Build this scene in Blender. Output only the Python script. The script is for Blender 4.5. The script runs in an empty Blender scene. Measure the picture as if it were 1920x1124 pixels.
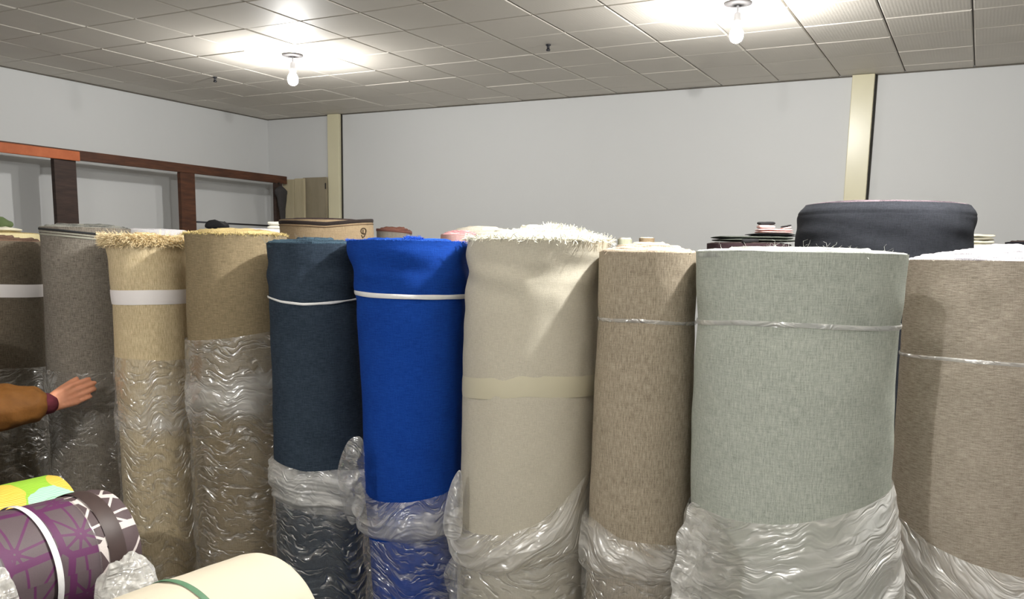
import bpy, bmesh, math, random
from mathutils import Vector, Matrix, noise
random.seed(7)
C = bpy.context.scene.collection
PI = math.pi
# ------------------------------------------------------------------ camera
FPX, PCX, PCY = 1638.17, 960.0, 727.3
PITCH, YAW, ROLLA = .15, .4868, .018
CAMZ = 1.52
cy_, sy_, cp_, sp_ = math.cos(YAW), math.sin(YAW), math.cos(PITCH), math.sin(PITCH)
right = Vector((cy_, sy_, 0)); fwd = Vector((-sy_*cp_, cy_*cp_, -sp_)); up = right.cross(fwd)
cr_, sr_ = math.cos(ROLLA), math.sin(ROLLA)
R2 = right*cr_ + up*sr_; U2 = up*cr_ - right*sr_
EYE = Vector((0, 0, CAMZ))
HF = Vector((-sy_, cy_, 0))                 # horizontal forward
HR = Vector((cy_, sy_, 0))                  # horizontal right
cd = bpy.data.cameras.new('camera'); cam = bpy.data.objects.new('camera', cd); C.objects.link(cam)
M = Matrix((R2, U2, -fwd)).transposed().to_4x4(); M.translation = EYE
cam.matrix_world = M
cd.sensor_width = 36; cd.lens = FPX/1920*36; cd.shift_y = (PCY-562)/1920
cd.clip_start = .05
bpy.context.scene.camera = cam

def ray(px, py): return fwd + R2*((px-PCX)/FPX) - U2*((py-PCY)/FPX)
def at(px, py, F):
    "world point seen at a pixel, at horizontal forward distance F"
    d = ray(px, py); return EYE + d*(F/d.dot(HF))
def aty(px, py, y): d = ray(px, py); return EYE + d*(y/d.y)
def atx(px, py, x): d = ray(px, py); return EYE + d*(x/d.x)
def RF(R, F, z=0): v = HR*R + HF*F; return Vector((v.x, v.y, z))

def lin(c): return tuple(((v/255)/12.92 if v/255 <= .04045 else ((v/255+.055)/1.055)**2.4) for v in c) + (1,)

# ------------------------------------------------------------------ node helper
class NT:
    def __init__(s, name):
        s.m = bpy.data.materials.new(name); s.m.use_nodes = True
        s.t = s.m.node_tree; s.t.nodes.clear()
        s.out = s.t.nodes.new('ShaderNodeOutputMaterial')
    def n(s, typ, ins=None, **kw):
        nd = s.t.nodes.new('ShaderNode'+typ)
        for k, v in kw.items(): setattr(nd, k, v)
        for k, v in (ins or {}).items():
            sock = nd.inputs[k]
            if hasattr(v, 'is_output') or isinstance(v, bpy.types.NodeSocket): s.t.links.new(v, sock)
            else: sock.default_value = v
        return nd
    def math(s, op, a, b=0.0, clamp=False):
        nd = s.n('Math', {0: a, 1: b}, operation=op); nd.use_clamp = clamp; return nd.outputs[0]
    def mix(s, fac, a, b, blend='MIX'):
        nd = s.t.nodes.new('ShaderNodeMix'); nd.data_type = 'RGBA'; nd.blend_type = blend
        for i, v in ((0, fac), (6, a), (7, b)):
            if isinstance(v, bpy.types.NodeSocket): s.t.links.new(v, nd.inputs[i])
            else: nd.inputs[i].default_value = v
        return nd.outputs[2]
    def noise(s, vec, scale, detail=3, rough=.6, dim='3D'):
        return s.n('TexNoise', {'Vector': vec, 'Scale': scale, 'Detail': detail, 'Roughness': rough}, noise_dimensions=dim).outputs[0]
    def mapping(s, vec, scale=(1,1,1), loc=(0,0,0), rot=(0,0,0)):
        return s.n('Mapping', {'Vector': vec, 'Scale': scale, 'Location': loc, 'Rotation': rot}).outputs[0]
    def ramp(s, fac, stops):
        nd = s.n('ValToRGB', {0: fac}); el = nd.color_ramp.elements
        while len(el) < len(stops): el.new(.5)
        for e, (p, c) in zip(el, stops): e.position = p; e.color = c if len(c) == 4 else tuple(c)+(1,)
        return nd.outputs[0]
    def uv(s): return s.n('TexCoord').outputs['UV']
    def obj(s): return s.n('TexCoord').outputs['Object']
    def geo(s): return s.n('NewGeometry').outputs['Position']
    def bump(s, h, strength=.3, dist=.002):
        return s.n('Bump', {'Height': h, 'Strength': strength, 'Distance': dist}).outputs[0]
    def surf(s, sock): s.t.links.new(sock, s.out.inputs[0]); return s.m
    def pbr(s, col, rough=.8, metal=0.0, nrm=None, sheen=0.0, spec=.3):
        ins = {'Base Color': col, 'Roughness': rough, 'Metallic': metal, 'Specular IOR Level': spec}
        if nrm is not None: ins['Normal'] = nrm
        if sheen: ins['Sheen Weight'] = sheen
        return s.surf(s.n('BsdfPrincipled', ins).outputs[0])

def g(v): return (v, v, v, 1)
def weave(name, dark, light, v=1.0, h=.6, spread=.22, blotch=.12, sheen=.0, fine=1.0):
    "heathered woven cloth; UV is in metres (u round the roll, v up it)"
    t = NT(name); uv = t.uv()
    nv = t.noise(t.mapping(uv, (330*fine, 42*fine, 1)), 1, 3, .65, '2D')
    nh = t.noise(t.mapping(uv, (38*fine, 380*fine, 1)), 1, 3, .65, '2D')
    nf = t.noise(t.mapping(uv, (420*fine, 420*fine, 1)), 1, 2, .6, '2D')
    f = t.math('ADD', t.math('MULTIPLY', nv, v), t.math('MULTIPLY', nh, h))
    f = t.math('ADD', f, t.math('MULTIPLY', nf, .5))
    f = t.math('DIVIDE', f, v+h+.5)
    b = t.noise(t.mapping(uv, (5, 9, 1)), 1, 4, .6, '2D')
    f2 = t.math('ADD', f, t.math('MULTIPLY', t.math('SUBTRACT', b, .5), blotch))
    col = t.ramp(f2, [(.5-spread, lin(dark)), (.5+spread, lin(light))])
    nrm = t.bump(f, .5, .0012)
    return t.pbr(col, .92, 0, nrm, sheen, .12)
def plain(name, col, rough=.8, metal=0.0, var=.12, scale=14, bump=.0, spec=.3):
    t = NT(name); o = t.obj(); n = t.noise(o, scale, 4)
    c = lin(col)
    cc = t.mix(n, tuple(x*(1-var) for x in c[:3])+(1,), tuple(min(1, x*(1+var)) for x in c[:3])+(1,))
    nrm = t.bump(t.noise(o, scale*4, 4), bump, .003) if bump else None
    return t.pbr(cc, rough, metal, nrm, 0, spec)
def wood(name, dark, light, axis=(3, 3, 26)):
    t = NT(name); o = t.mapping(t.obj(), axis)
    n = t.noise(o, 1.2, 5, .65)
    return t.pbr(t.ramp(n, [(.3, lin(dark)), (.7, lin(light))]), .62, 0, t.bump(n, .15, .002), 0, .3)
def film_mat(name, tint=(1, 1, 1), rough=.17, gloss=1.0, milk_k=1.0):
    "thin clear polythene; per-vertex 'milk' says how cloudy the folded layers are"
    t = NT(name); uv = t.uv()
    milk = t.n('Attribute', attribute_name='milk').outputs['Fac']
    w = t.noise(t.mapping(uv, (9, 9, 1)), 1, 2, .5, '2D')
    wv = t.n('VectorMath', {0: t.mapping(uv, (1, 1, 1)), 1: t.n('CombineXYZ', {0: 0.0, 1: t.math('MULTIPLY', w, .10), 2: 0.0}).outputs[0]}, operation='ADD').outputs[0]
    # soft rolled folds where the film is gathered
    n1 = t.noise(t.mapping(wv, (4.5, 25, 1)), 1, 3, .5, '2D')
    rid = t.math('SUBTRACT', 1.0, t.math('ABSOLUTE', t.math('MULTIPLY', t.math('SUBTRACT', n1, .5), 4.0)))
    # separate sharp creases where it is stretched tight
    def crease(sc, rot, wd, lo, seed):
        n = t.noise(t.mapping(wv, sc, (seed, seed*.7, 0), (0, 0, rot)), 1, 1.5, .5, '2D')
        l = t.math('SUBTRACT', 1.0, t.math('DIVIDE', t.math('ABSOLUTE', t.math('SUBTRACT', n, .5)), wd), True)
        l = t.math('MULTIPLY', l, t.math('MULTIPLY', l, t.math('SUBTRACT', 3.0, t.math('MULTIPLY', l, 2.0))))
        mk_ = t.noise(t.mapping(uv, (sc[0]*1.7, sc[1]*1.1, 1), (seed*2, 3, 0), (0, 0, rot)), 1, 1, .5, '2D')
        mk_ = t.n('MapRange', {0: mk_, 1: lo, 2: lo+.1}).outputs[0]
        return t.math('MULTIPLY', l, mk_)
    c1 = crease((3.5, 22, 1), .05, .085, .455, 1.3)
    c2 = crease((6, 30, 1), -.30, .09, .5, 5.1)
    c3 = crease((7, 26, 1), .35, .09, .515, 9.7)
    cr = t.math('MAXIMUM', c1, t.math('MAXIMUM', c2, c3))
    cloudy = t.math('MULTIPLY', milk, 3.0, True)
    hgt = t.math('ADD', t.math('MULTIPLY', cr, t.math('SUBTRACT', 1.3, cloudy)), t.math('MULTIPLY', rid, t.math('MULTIPLY', cloudy, .75)))
    nrm = t.bump(hgt, 1.0, .0055)
    tr = t.n('BsdfTransparent', {'Color': (.97*tint[0], .97*tint[1], .97*tint[2], 1)}).outputs[0]
    df = t.n('BsdfDiffuse', {'Color': (.9*tint[0], .9*tint[1], .89*tint[2], 1), 'Normal': nrm}).outputs[0]
    tl = t.n('BsdfTranslucent', {'Color': (.85*tint[0], .85*tint[1], .85*tint[2], 1)}).outputs[0]
    body = t.n('MixShader', {0: .3, 1: df, 2: tl}).outputs[0]
    cl = t.math('MULTIPLY', t.math('POWER', t.math('MAXIMUM', rid, 0.0), 2.0), .35)
    mk = t.math('ADD', milk, t.math('MULTIPLY', cl, milk))
    mk = t.math('MULTIPLY', t.math('ADD', mk, t.math('MULTIPLY', cr, .17)), milk_k, True)  # creases whitened too: highlights put into the cloudiness
    m1 = t.n('MixShader', {0: mk, 1: tr, 2: body}).outputs[0]
    rg = t.math('ADD', rough, t.math('MULTIPLY', milk, .22))
    gl = t.n('BsdfGlossy', {'Color': (1, 1, 1, 1), 'Roughness': rg, 'Normal': nrm}).outputs[0]
    fr = t.n('Fresnel', {'IOR': 1.45}).outputs[0]
    fac = t.math('MINIMUM', t.math('MULTIPLY', t.math('ADD', fr, t.math('ADD', .035, t.math('MULTIPLY', cr, .2))), gloss, True), .28)
    return t.surf(t.n('MixShader', {0: fac, 1: m1, 2: gl}).outputs[0])

# ------------------------------------------------------------------ object helpers
def obj(name, verts, faces, mat, parent=None, uvs=None, milk=None, smooth=True, loc=None):
    me = bpy.data.meshes.new(name)
    if loc is not None: verts = [Vector(v)-loc for v in verts]
    me.from_pydata([tuple(v) for v in verts], [], faces); me.update()
    if uvs:
        l = me.uv_layers.new(name='UVMap')
        for p in me.polygons:
            us = [uvs[me.loops[i].vertex_index] for i in p.loop_indices]
            for i, uv in zip(p.loop_indices, us): l.data[i].uv = uv
    if milk:
        a = me.attributes.new('milk', 'FLOAT', 'POINT'); a.data.foreach_set('value', milk)
    if smooth: me.polygons.foreach_set('use_smooth', [True]*len(me.polygons))
    o = bpy.data.objects.new(name, me); C.objects.link(o); me.materials.append(mat)
    if parent: o.parent = parent
    if loc is not None and not parent: o.location = loc
    return o
def tag(o, label=None, cat=None, group=None, kind=None):
    if label: o['label'] = label
    if cat: o['category'] = cat
    if group: o['group'] = group
    if kind: o['kind'] = kind
    return o
def thing(name, loc, label, cat, group=None):
    o = bpy.data.objects.new(name, None); C.objects.link(o); o.location = loc; o.empty_display_size = .1
    return tag(o, label, cat, group)
class MB:
    def __init__(s): s.v = []; s.f = []
    def box(s, c, size, rot=None, bev=0.0):
        b = bmesh.new(); bmesh.ops.create_cube(b, size=1)
        for v in b.verts: v.co = Vector((v.co.x*size[0], v.co.y*size[1], v.co.z*size[2]))
        if bev: bmesh.ops.bevel(b, geom=list(b.edges), offset=bev, segments=2, affect='EDGES', profile=.6)
        mt = (rot or Matrix.Identity(3))
        return s.add(b, mt, Vector(c))
    def add(s, b, mt, c):
        k = len(s.v); b.verts.ensure_lookup_table()
        for v in b.verts: s.v.append(mt @ v.co + c)
        for f in b.faces: s.f.append([k+v.index for v in f.verts])
        b.free(); return s
    def tube(s, pts, rad, n=10, cap=True):
        pts = [Vector(p) for p in pts]; k0 = len(s.v)
        rads = rad if isinstance(rad, (list, tuple)) else [rad]*len(pts)
        prev = None
        for i, p in enumerate(pts):
            d = (pts[min(i+1, len(pts)-1)]-pts[max(i-1, 0)]).normalized()
            a = prev if prev is not None else (Vector((0, 0, 1)) if abs(d.z) < .9 else Vector((1, 0, 0)))
            x = (a - d*a.dot(d)).normalized(); y = d.cross(x); prev = x
            for j in range(n):
                an = 2*PI*j/n; s.v.append(p + (x*math.cos(an)+y*math.sin(an))*rads[i])
        for i in range(len(pts)-1):
            for j in range(n):
                a = k0+i*n+j; b = k0+i*n+(j+1) % n; s.f.append([a, b, b+n, a+n])
        if cap:
            s.f.append([k0+j for j in range(n)][::-1]); s.f.append([k0+(len(pts)-1)*n+j for j in range(n)])
        return s
    def lathe(s, prof, c, n=24):
        k0 = len(s.v); c = Vector(c)
        for r, z in prof:
            for j in range(n):
                a = 2*PI*j/n; s.v.append(c+Vector((r*math.cos(a), r*math.sin(a), z)))
        for i in range(len(prof)-1):
            for j in range(n):
                a = k0+i*n+j; b = k0+i*n+(j+1) % n; s.f.append([a, b, b+n, a+n])
        return s
    def build(s, name, mat, parent=None, smooth=False, loc=None): return obj(name, s.v, s.f, mat, parent, smooth=smooth, loc=loc)

def interp(tab, x):
    "smooth-ish interpolation in a sorted table of (x, value...)"
    if x <= tab[0][0]: return tab[0][1:]
    if x >= tab[-1][0]: return tab[-1][1:]
    for a, b in zip(tab, tab[1:]):
        if x <= b[0]:
            k = (x-a[0])/(b[0]-a[0]) if b[0] > a[0] else 0
            return tuple(p+(q-p)*k for p, q in zip(a[1:], b[1:]))
def smooth_tab(tab, x, w):
    acc = None
    for d, k in ((-1, 1), (-.5, 2), (0, 3), (.5, 2), (1, 1)):
        v = interp(tab, x+d*w)
        acc = [k*q for q in v] if acc is None else [p+k*q for p, q in zip(acc, v)]
    return tuple(a/9 for a in acc)
def nz(x, y, z=0.0): return noise.noise(Vector((x, y, z)))
def ridge(x, y, z=0.0): return 1-abs(noise.noise(Vector((x, y, z))))*2

# ------------------------------------------------------------------ materials
M_wall = plain('white_wall_panel', (206, 207, 207), .55, 0, .02, 1.5)
M_floor = plain('grey_concrete', (120, 118, 114), .85, 0, .2, 3)
def ceil_mat():
    t = NT('ceiling_tile'); p = t.geo()
    st = t.n('TexWave', {'Vector': p, 'Scale': 13.0, 'Distortion': 1.2, 'Detail': 2.0}, wave_type='BANDS', bands_direction='X').outputs[1]
    n = t.noise(p, 1.3, 3)
    col = t.mix(n, lin((212, 206, 196)), lin((224, 218, 208)))
    return t.pbr(col, .6, 0, t.bump(st, .09, .004), 0, .22)
M_ceil = ceil_mat()
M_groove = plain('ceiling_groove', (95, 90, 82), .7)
M_pillar = plain('cream_steel_paint', (210, 204, 174), .28, 0, .06, 2, 0, .5)
M_dark = plain('dark_matte', (50, 48, 44), .8)
M_wood = wood('brown_timber', (58, 36, 26), (92, 58, 40))
M_wood2 = wood('dark_timber', (44, 34, 30), (68, 52, 46))
M_orange = wood('orange_timber', (168, 90, 54), (196, 112, 72), (26, 3, 3))
M_ply = wood('grey_board', (128, 120, 100), (148, 138, 118), (8, 8, 2))
M_plank = wood('pale_plank', (168, 158, 130), (186, 176, 148), (12, 12, 1.5))
M_strap = plain('white_strapping', (232, 232, 232), .22, 0, .08, 60, .3, .7)
M_paper = plain('white_paper_band', (236, 232, 232), .6, 0, .04, 20)
M_metal = plain('dark_metal', (60, 60, 64), .4, .6)
M_bake = plain('white_lampholder', (200, 200, 204), .35)
M_rose_shade = plain('shadowed_rose', (44, 42, 42), .7)  # near-black so the lamp holder's shadow is in the rose's colour
def bulb_mat(k, c=(1, .985, .95, 1)):
    t = NT('lit_bulb'); return t.surf(t.n('Emission', {'Color': c, 'Strength': k}).outputs[0])
M_bulbs = {'far': bulb_mat(950.0), 'key': bulb_mat(3300.0), 'fill': bulb_mat(2350.0)}

# ------------------------------------------------------------------ the room
ZC = 3.36; T = .6
YB, XL = 9.63, -9.08
X0, Y0 = -6.8211, 4.5187          # a ceiling grid node: column 0, row 0 of the grid
XR, YF = 5.2, -4.4
def struct(name, mb, mat, parent=None):
    o = mb.build(name, mat, parent); o['kind'] = 'structure'; return o
b = MB(); b.box(((XL+XR)/2, (YB+YF)/2, -.05), (XR-XL, YB-YF, .1)); struct('floor', b, M_floor)
b = MB(); b.box(((XL+XR)/2, YB+.05, ZC/2), (XR-XL+.2, .1, ZC+.1)); wb = struct('wall_back', b, M_wall)
b = MB(); b.box((XL-.05, (YB+YF)/2, ZC/2), (.1, YB-YF, ZC+.1)); struct('wall_left', b, M_wall)
b = MB(); b.box((XR+.05, (YB+YF)/2, ZC/2), (.1, YB-YF, ZC+.1)); struct('wall_right', b, M_wall)
b = MB(); b.box(((XL+XR)/2, YF-.05, ZC/2), (XR-XL+.2, .1, ZC+.1)); struct('wall_front', b, M_wall)
# ceiling of clip-in tiles: each with a bevelled edge
GX, GY = 0.0, 0.0
def gridx(c): return (c-11.3685)*T
def gridy(r): return (r+7.5311)*T
cv, cf = [], []
rnd = random.Random(3)
for ci in range(-5, 22):
    for ri in range(-20, 10):
        x0, x1, y0, y1 = gridx(ci), gridx(ci+1), gridy(ri), gridy(ri+1)
        x0, x1 = max(x0, XL), min(x1, XR); y0, y1 = max(y0, YF), min(y1, YB)
        if x1-x0 < .04 or y1-y0 < .04: continue
        gpx, gpy, bv, k = .0045, .0035, .009, len(cv)
        tz = [rnd.uniform(-.002, .002) for _ in range(4)]
        sag = rnd.uniform(-.0015, .002)
        cs = ((x0, y0, 1, 1), (x1, y0, -1, 1), (x1, y1, -1, -1), (x0, y1, 1, -1))
        for (x, y, sx, sy) in cs: cv.append((x+sx*gpx, y+sy*gpy, ZC+.012))
        for q, (x, y, sx, sy) in enumerate(cs): cv.append((x+sx*(gpx+.001), y+sy*(gpy+.001), ZC+.006+tz[q]))
        for q, (x, y, sx, sy) in enumerate(cs): cv.append((x+sx*(gpx+bv), y+sy*(gpy+bv), ZC+tz[q]+sag))
        for o_ in (0, 4):
            for q in range(4): cf.append([k+o_+q, k+o_+(q+1) % 4, k+o_+4+(q+1) % 4, k+o_+4+q][::-1])
        cf.append([k+8, k+9, k+10, k+11][::-1])
ceil = obj('ceiling', cv, cf, M_ceil, smooth=False); ceil['kind'] = 'structure'
b = MB(); b.box(((XL+XR)/2, (YB+YF)/2, ZC+.035), (XR-XL+.2, YB-YF+.2, .04)); cg = struct('ceiling_backing', b, M_groove, ceil)
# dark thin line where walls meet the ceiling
# steel columns let into the back wall
for i, (xa, xb, top) in enumerate((((614, 635, 214)), ((1594, 1636, 140)))):
    a = aty(xa, top+60, YB-.06); c = aty(xb, top+60, YB-.06)
    b = MB(); w = c.x-a.x
    b.box(((a.x+c.x)/2, YB-.03, ZC/2), (w, .06, ZC-.004), bev=.006)
    o = struct('trim_%d' % (i+1), b, M_pillar)
    b = MB(); b.box((c.x+.012, YB-.006, ZC/2), (.02, .012, ZC-.01)); struct('trim_dark_strip', b, M_dark, o)  # narrow dark strip along the column's right edge
# edge trims at wall tops
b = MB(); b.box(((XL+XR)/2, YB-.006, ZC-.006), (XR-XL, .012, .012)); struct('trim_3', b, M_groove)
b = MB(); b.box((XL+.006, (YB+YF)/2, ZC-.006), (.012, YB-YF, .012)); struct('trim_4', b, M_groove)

# ------------------------------------------------------------------ bulbs
def bulb(p, label, kind='far', drop=0.0):
    t = thing('ceiling_bulb', p, label, 'light bulb', 'bare bulbs on the ceiling')
    b = MB().lathe([(.001, 0), (.1, 0), (.1, -.008), (.06, -.016), (.012, -.018)], (0, 0, 0), 28); b.build('ceiling_rose_shadow', M_rose_shade, t, True)  # wide disc: the rose plus the lamp holder's shadow on the ceiling
    b = MB().lathe([(.009, -.014), (.009, -.07-drop)], (0, 0, 0), 12); b.build('stem', M_bake, t, True)
    b = MB().lathe([(.001, -.066), (.02, -.067), (.024, -.072), (.026, -.118), (.036, -.122), (.037, -.132), (.028, -.136), (.027, -.15), (.001, -.15)], (0, 0, -drop), 24); b.build('lamp_holder', M_bake, t, True)
    prof = [(.02, -.145), (.024, -.16), (.036, -.178), (.047, -.2), (.05, -.222), (.047, -.243), (.037, -.262), (.02, -.274), (.001, -.277)]
    b = MB().lathe(prof, (0, 0, -drop), 24); b.build('bulb_globe', M_bulbs[kind], t, True)
    return t
zb = ZC-.002
bulb(Vector((-5.92, 6.63, zb)), 'lit bare bulb on the ceiling near the left corner, above the navy and blue rolls')
bulb(Vector((-1.72, 6.64, zb)), 'lit bare bulb on the ceiling at the top right, above the tall grey green roll')
KEYS = [(-.02, 2.4), (-1.0, -1.9)]
for (x, y) in KEYS:
    bulb(Vector((x, y, zb)), 'lit bare bulb on the ceiling to the right of the rolls' if y > 0 else 'lit bare bulb on the ceiling behind the viewer', 'key' if y > 0 else 'fill', .32 if y > 0 else 0.0)
def hook(px, py, lab):
    d = ray(px, py); p = EYE + d*((ZC-CAMZ)/d.z)
    b = MB().lathe([(.001, .004), (.022, .004), (.022, -.006), (.012, -.01), (.012, -.035), (.018, -.037), (.018, -.05), (.001, -.05)], (0, 0, 0), 14)
    o = b.build('ceiling_fitting', M_metal, None, True); o.location = p-Vector((0, 0, .006)); tag(o, lab, 'ceiling fitting', 'small dark fittings in the ceiling tiles')
hook(1028, 83, 'small dark metal fitting in the ceiling between the two bulbs')
hook(403, 144, 'small dark metal fitting in the ceiling left of the left bulb')

# ------------------------------------------------------------------ standing rolls
ROLLS = {}
class Roll:
    def __init__(s, key, rows, F):
        "rows: (pixel y, left px, right px) of the silhouette; F: horizontal distance of the axis"
        s.F = F; s.tab = []; s.cache = {}
        for (y, xl, xr) in rows:
            dl, dr = ray(xl, y), ray(xr, y)
            al = math.atan2(dl.dot(HR), dl.dot(HF)); ar = math.atan2(dr.dot(HR), dr.dot(HF))
            am = (al+ar)/2; half = (ar-al)/2
            dist = F/math.cos(am); R = F*math.tan(am); r = dist*math.sin(half)
            dm = ray((xl+xr)/2, y); z = CAMZ + dm.z/math.hypot(dm.x, dm.y)*dist
            s.tab.append((z, R, r))
        s.tab.sort(); s.top = s.tab[-1][0]
        z0, R0, r0 = s.tab[0]
        s.tab.insert(0, (0.0, R0+.0, r0))
        s.base = RF(R0, F, 0)
        ROLLS[key] = s
    def at(s, z):
        z = round(z, 3); q = s.cache.get(z)
        if q is None: q = s.cache[z] = s.at_(z)
        return q
    def at_(s, z):
        R, r = smooth_tab(s.tab, min(z, s.top), .012) if z > s.top-.03 else smooth_tab(s.tab, z, .025)
        return R, r
    def pos(s, z, phi, off=0.0):
        "phi 0 faces the camera, positive to the right"
        R, r = s.at(z); c = RF(R, s.F, 0)
        view = -c.normalized(); sd = Vector((-view.y, view.x, 0))
        return c + (view*math.cos(phi) + sd*math.sin(phi))*(r+off) + Vector((0, 0, z))
    def clear(s, p):
        R, r = s.at(p.z); c = RF(R, s.F); return math.hypot(p.x-c.x, p.y-c.y)-r
    def zof(s, px, py):
        "height on the visible surface under a pixel"
        d = ray(px, py); z = CAMZ + d.z/d.dot(HF)*s.F
        for _ in range(6):
            R, r = s.at(z); c = RF(R, s.F)
            a = math.atan2(d.dot(HR), d.dot(HF))-math.atan2(R, s.F)
            dc = c.length; u = dc*math.sin(a); u = max(-r, min(r, u))
            dd = dc*math.cos(a)-math.sqrt(max(0, r*r-u*u))
            z = CAMZ + d.z/math.hypot(d.x, d.y)*dd
        return z, u/r
    def curve(s, pts):
        t = sorted((s.zof(*p)[1], s.zof(*p)[0]) for p in pts)
        return t
    def body(s, mat, parent, amp=.0012, topfold=.0, seed=0, nu=128):
        nv = 120; V, UV, Fc = [], [], []
        rm = s.at(.9)[1]
        for i in range(nv+1):
            z = s.top*(1-(1-i/nv)**1.6)
            for j in range(nu+1):
                ph = 2*PI*j/nu-PI; jj = ph if j < nu else -PI
                a = math.cos(ph), math.sin(ph)
                off = amp*2*nz(a[0]*1.6+seed, a[1]*1.6, z*5)+amp*nz(a[0]*4+seed, a[1]*4, z*14)
                if topfold:
                    w = math.exp(-((s.top-.10-z)/.09)**2)
                    off += topfold*w*(nz(a[0]*1.4+seed*3, a[1]*1.4+z*4, z*20)*1.3)
                V.append(s.pos(z, ph, off)); UV.append((ph*rm, z))
        for i in range(nv):
            for j in range(nu):
                q = i*(nu+1)+j; Fc.append([q, q+1, q+nu+2, q+nu+1])
        s.body_o = obj('fabric_winding', V, Fc, mat, parent, UV, loc=Vector(parent.location)); return s.body_o
    def end(s, mat, parent, h=.0, layers=14, jit=.003, dip=.0, seed=1, shrink=0.0, skew=0.0, name='roll_end', rin=.02, base=.001):
        "spiral end of the roll: stepped layers; h raises the core"
        rn = random.Random(seed); V, UV, Fc = [], [], []
        nu = 96; R, r = s.at(s.top)
        prof = [(r-.0005-shrink, -.012), (r-.0005-shrink, base)]
        for k in range(layers):
            rr = (r-shrink)*(1-(k+.75)/layers)
            if rr < rin: break
            z = base+h*(1-(rr/r)**1.6)+rn.uniform(-jit, jit)
            pr = prof[-1][0]; prof += [(pr-.004, z-.0005), (pr-.008 if pr-.008 > rr+.002 else rr+.002, z+.0015), (rr, z-.002)]
        prof.append((rin*.5, prof[-1][1]-.003)); prof.append((.0008, prof[-1][1]))
        for (rr, z) in prof:
            for j in range(nu):
                ph = 2*PI*j/nu
                zz = z + jit*.9*nz(math.cos(ph)*2+seed, math.sin(ph)*2, rr*40) + skew*math.sin(ph)*rr/r
                V.append(s.pos(s.top, ph, rr-r)+Vector((0, 0, zz))); UV.append((ph*r, rr))
        for i in range(len(prof)-1):
            for j in range(nu):
                a = i*nu+j; b_ = i*nu+(j+1) % nu; Fc.append([a, b_, b_+nu, a+nu])
        s.end_o = obj(name, V, Fc, mat, parent, UV, loc=Vector(parent.location)); return s.end_o
    def band(s, pts, width, mat, parent, name='strap', off=.002, arc=None, twist=0.0, pull=0.0):
        tab = s.curve(pts); V, UV, Fc = [], [], []; nu = 120
        for j in range(nu+1):
            ph = 2*PI*j/nu-PI; sv = math.sin(ph)
            z = smooth_tab(tab, sv, .06)[0]
            w = width*(1+twist*nz(ph*2.2, 3.1+width*90))
            for k, (dz, o) in enumerate(((.5, 0), (.25, .0012), (-.25, .0012), (-.5, 0))):
                zz = z+dz*w; V.append(s.pos(zz, ph, off+o)); UV.append((ph*.2, zz))
        for j in range(nu):
            for k in range(3):
                a = j*4+k; Fc.append([a, a+1, a+5, a+4])
        return obj(name, V, Fc, mat, parent, UV, loc=Vector(parent.location))
    def film(s, top, bot, offs, amp, milk, parent, mat, seed=0, n=(260, 90), freq=(3.4, 15), name='plastic_wrap', hem=.0, shear=0.0):
        "loose film sleeve between two rim curves given in pixels"
        tt = s.curve(top); tb = s.curve(bot) if not isinstance(bot, float) else None
        V, UV, Fc, MK = [], [], [], []
        nu, nv = n
        ks = list(ROLLS.values()); k = ks.index(s); nbs = ks[max(0, k-1):k]+ks[k+1:k+2]
        for i in range(nv+1):
            t = i/nv
            o0 = interp(offs, t)[0]; A = interp(amp, t)[0]; mk0 = interp(milk, t)[0]
            for j in range(nu+1):
                ph = 2*PI*j/nu-PI; sv = math.sin(ph); ca, sa = math.cos(ph), math.sin(ph)
                zt = smooth_tab(tt, sv, .08)[0]+hem*nz(ca*5+seed, sa*5, 2.2)
                zb_ = smooth_tab(tb, sv, .08)[0] if tb else bot
                z = zt+(zb_-zt)*t
                wz = z-(zt-tt[len(tt)//2][1])*(1-t*.6)+shear*sv*.1+.05*nz(ca*1.7+seed, sa*1.7, z*3)
                f = freq[0]*.16
                r1 = ridge(ca*f+seed, sa*f+7, wz*freq[1])
                r2 = ridge(ca*f*2+seed+3, sa*f*2, wz*freq[1]*2.3)
                big = nz(ca*1.5+seed*2, sa*1.5, wz*freq[1]*.3)
                off = o0+A*(r1*.62+r2*.28+big*.6)
                off = max(.0022, off)
                for nb in nbs:
                    gp = nb.clear(s.pos(z, ph, 0))
                    if off > gp*.48: off = max(.0014, gp*.48)
                V.append(s.pos(z, ph, off)); UV.append((ph*.2, wz))
                MK.append(max(0, min(1, mk0*(.62+.35*r1+.25*r2+.3*big))))
        for i in range(nv):
            for j in range(nu):
                q = i*(nu+1)+j; Fc.append([q, q+1, q+nu+2, q+nu+1])
        return obj(name, V, Fc, mat, parent, UV, MK, loc=Vector(parent.location))
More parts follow.
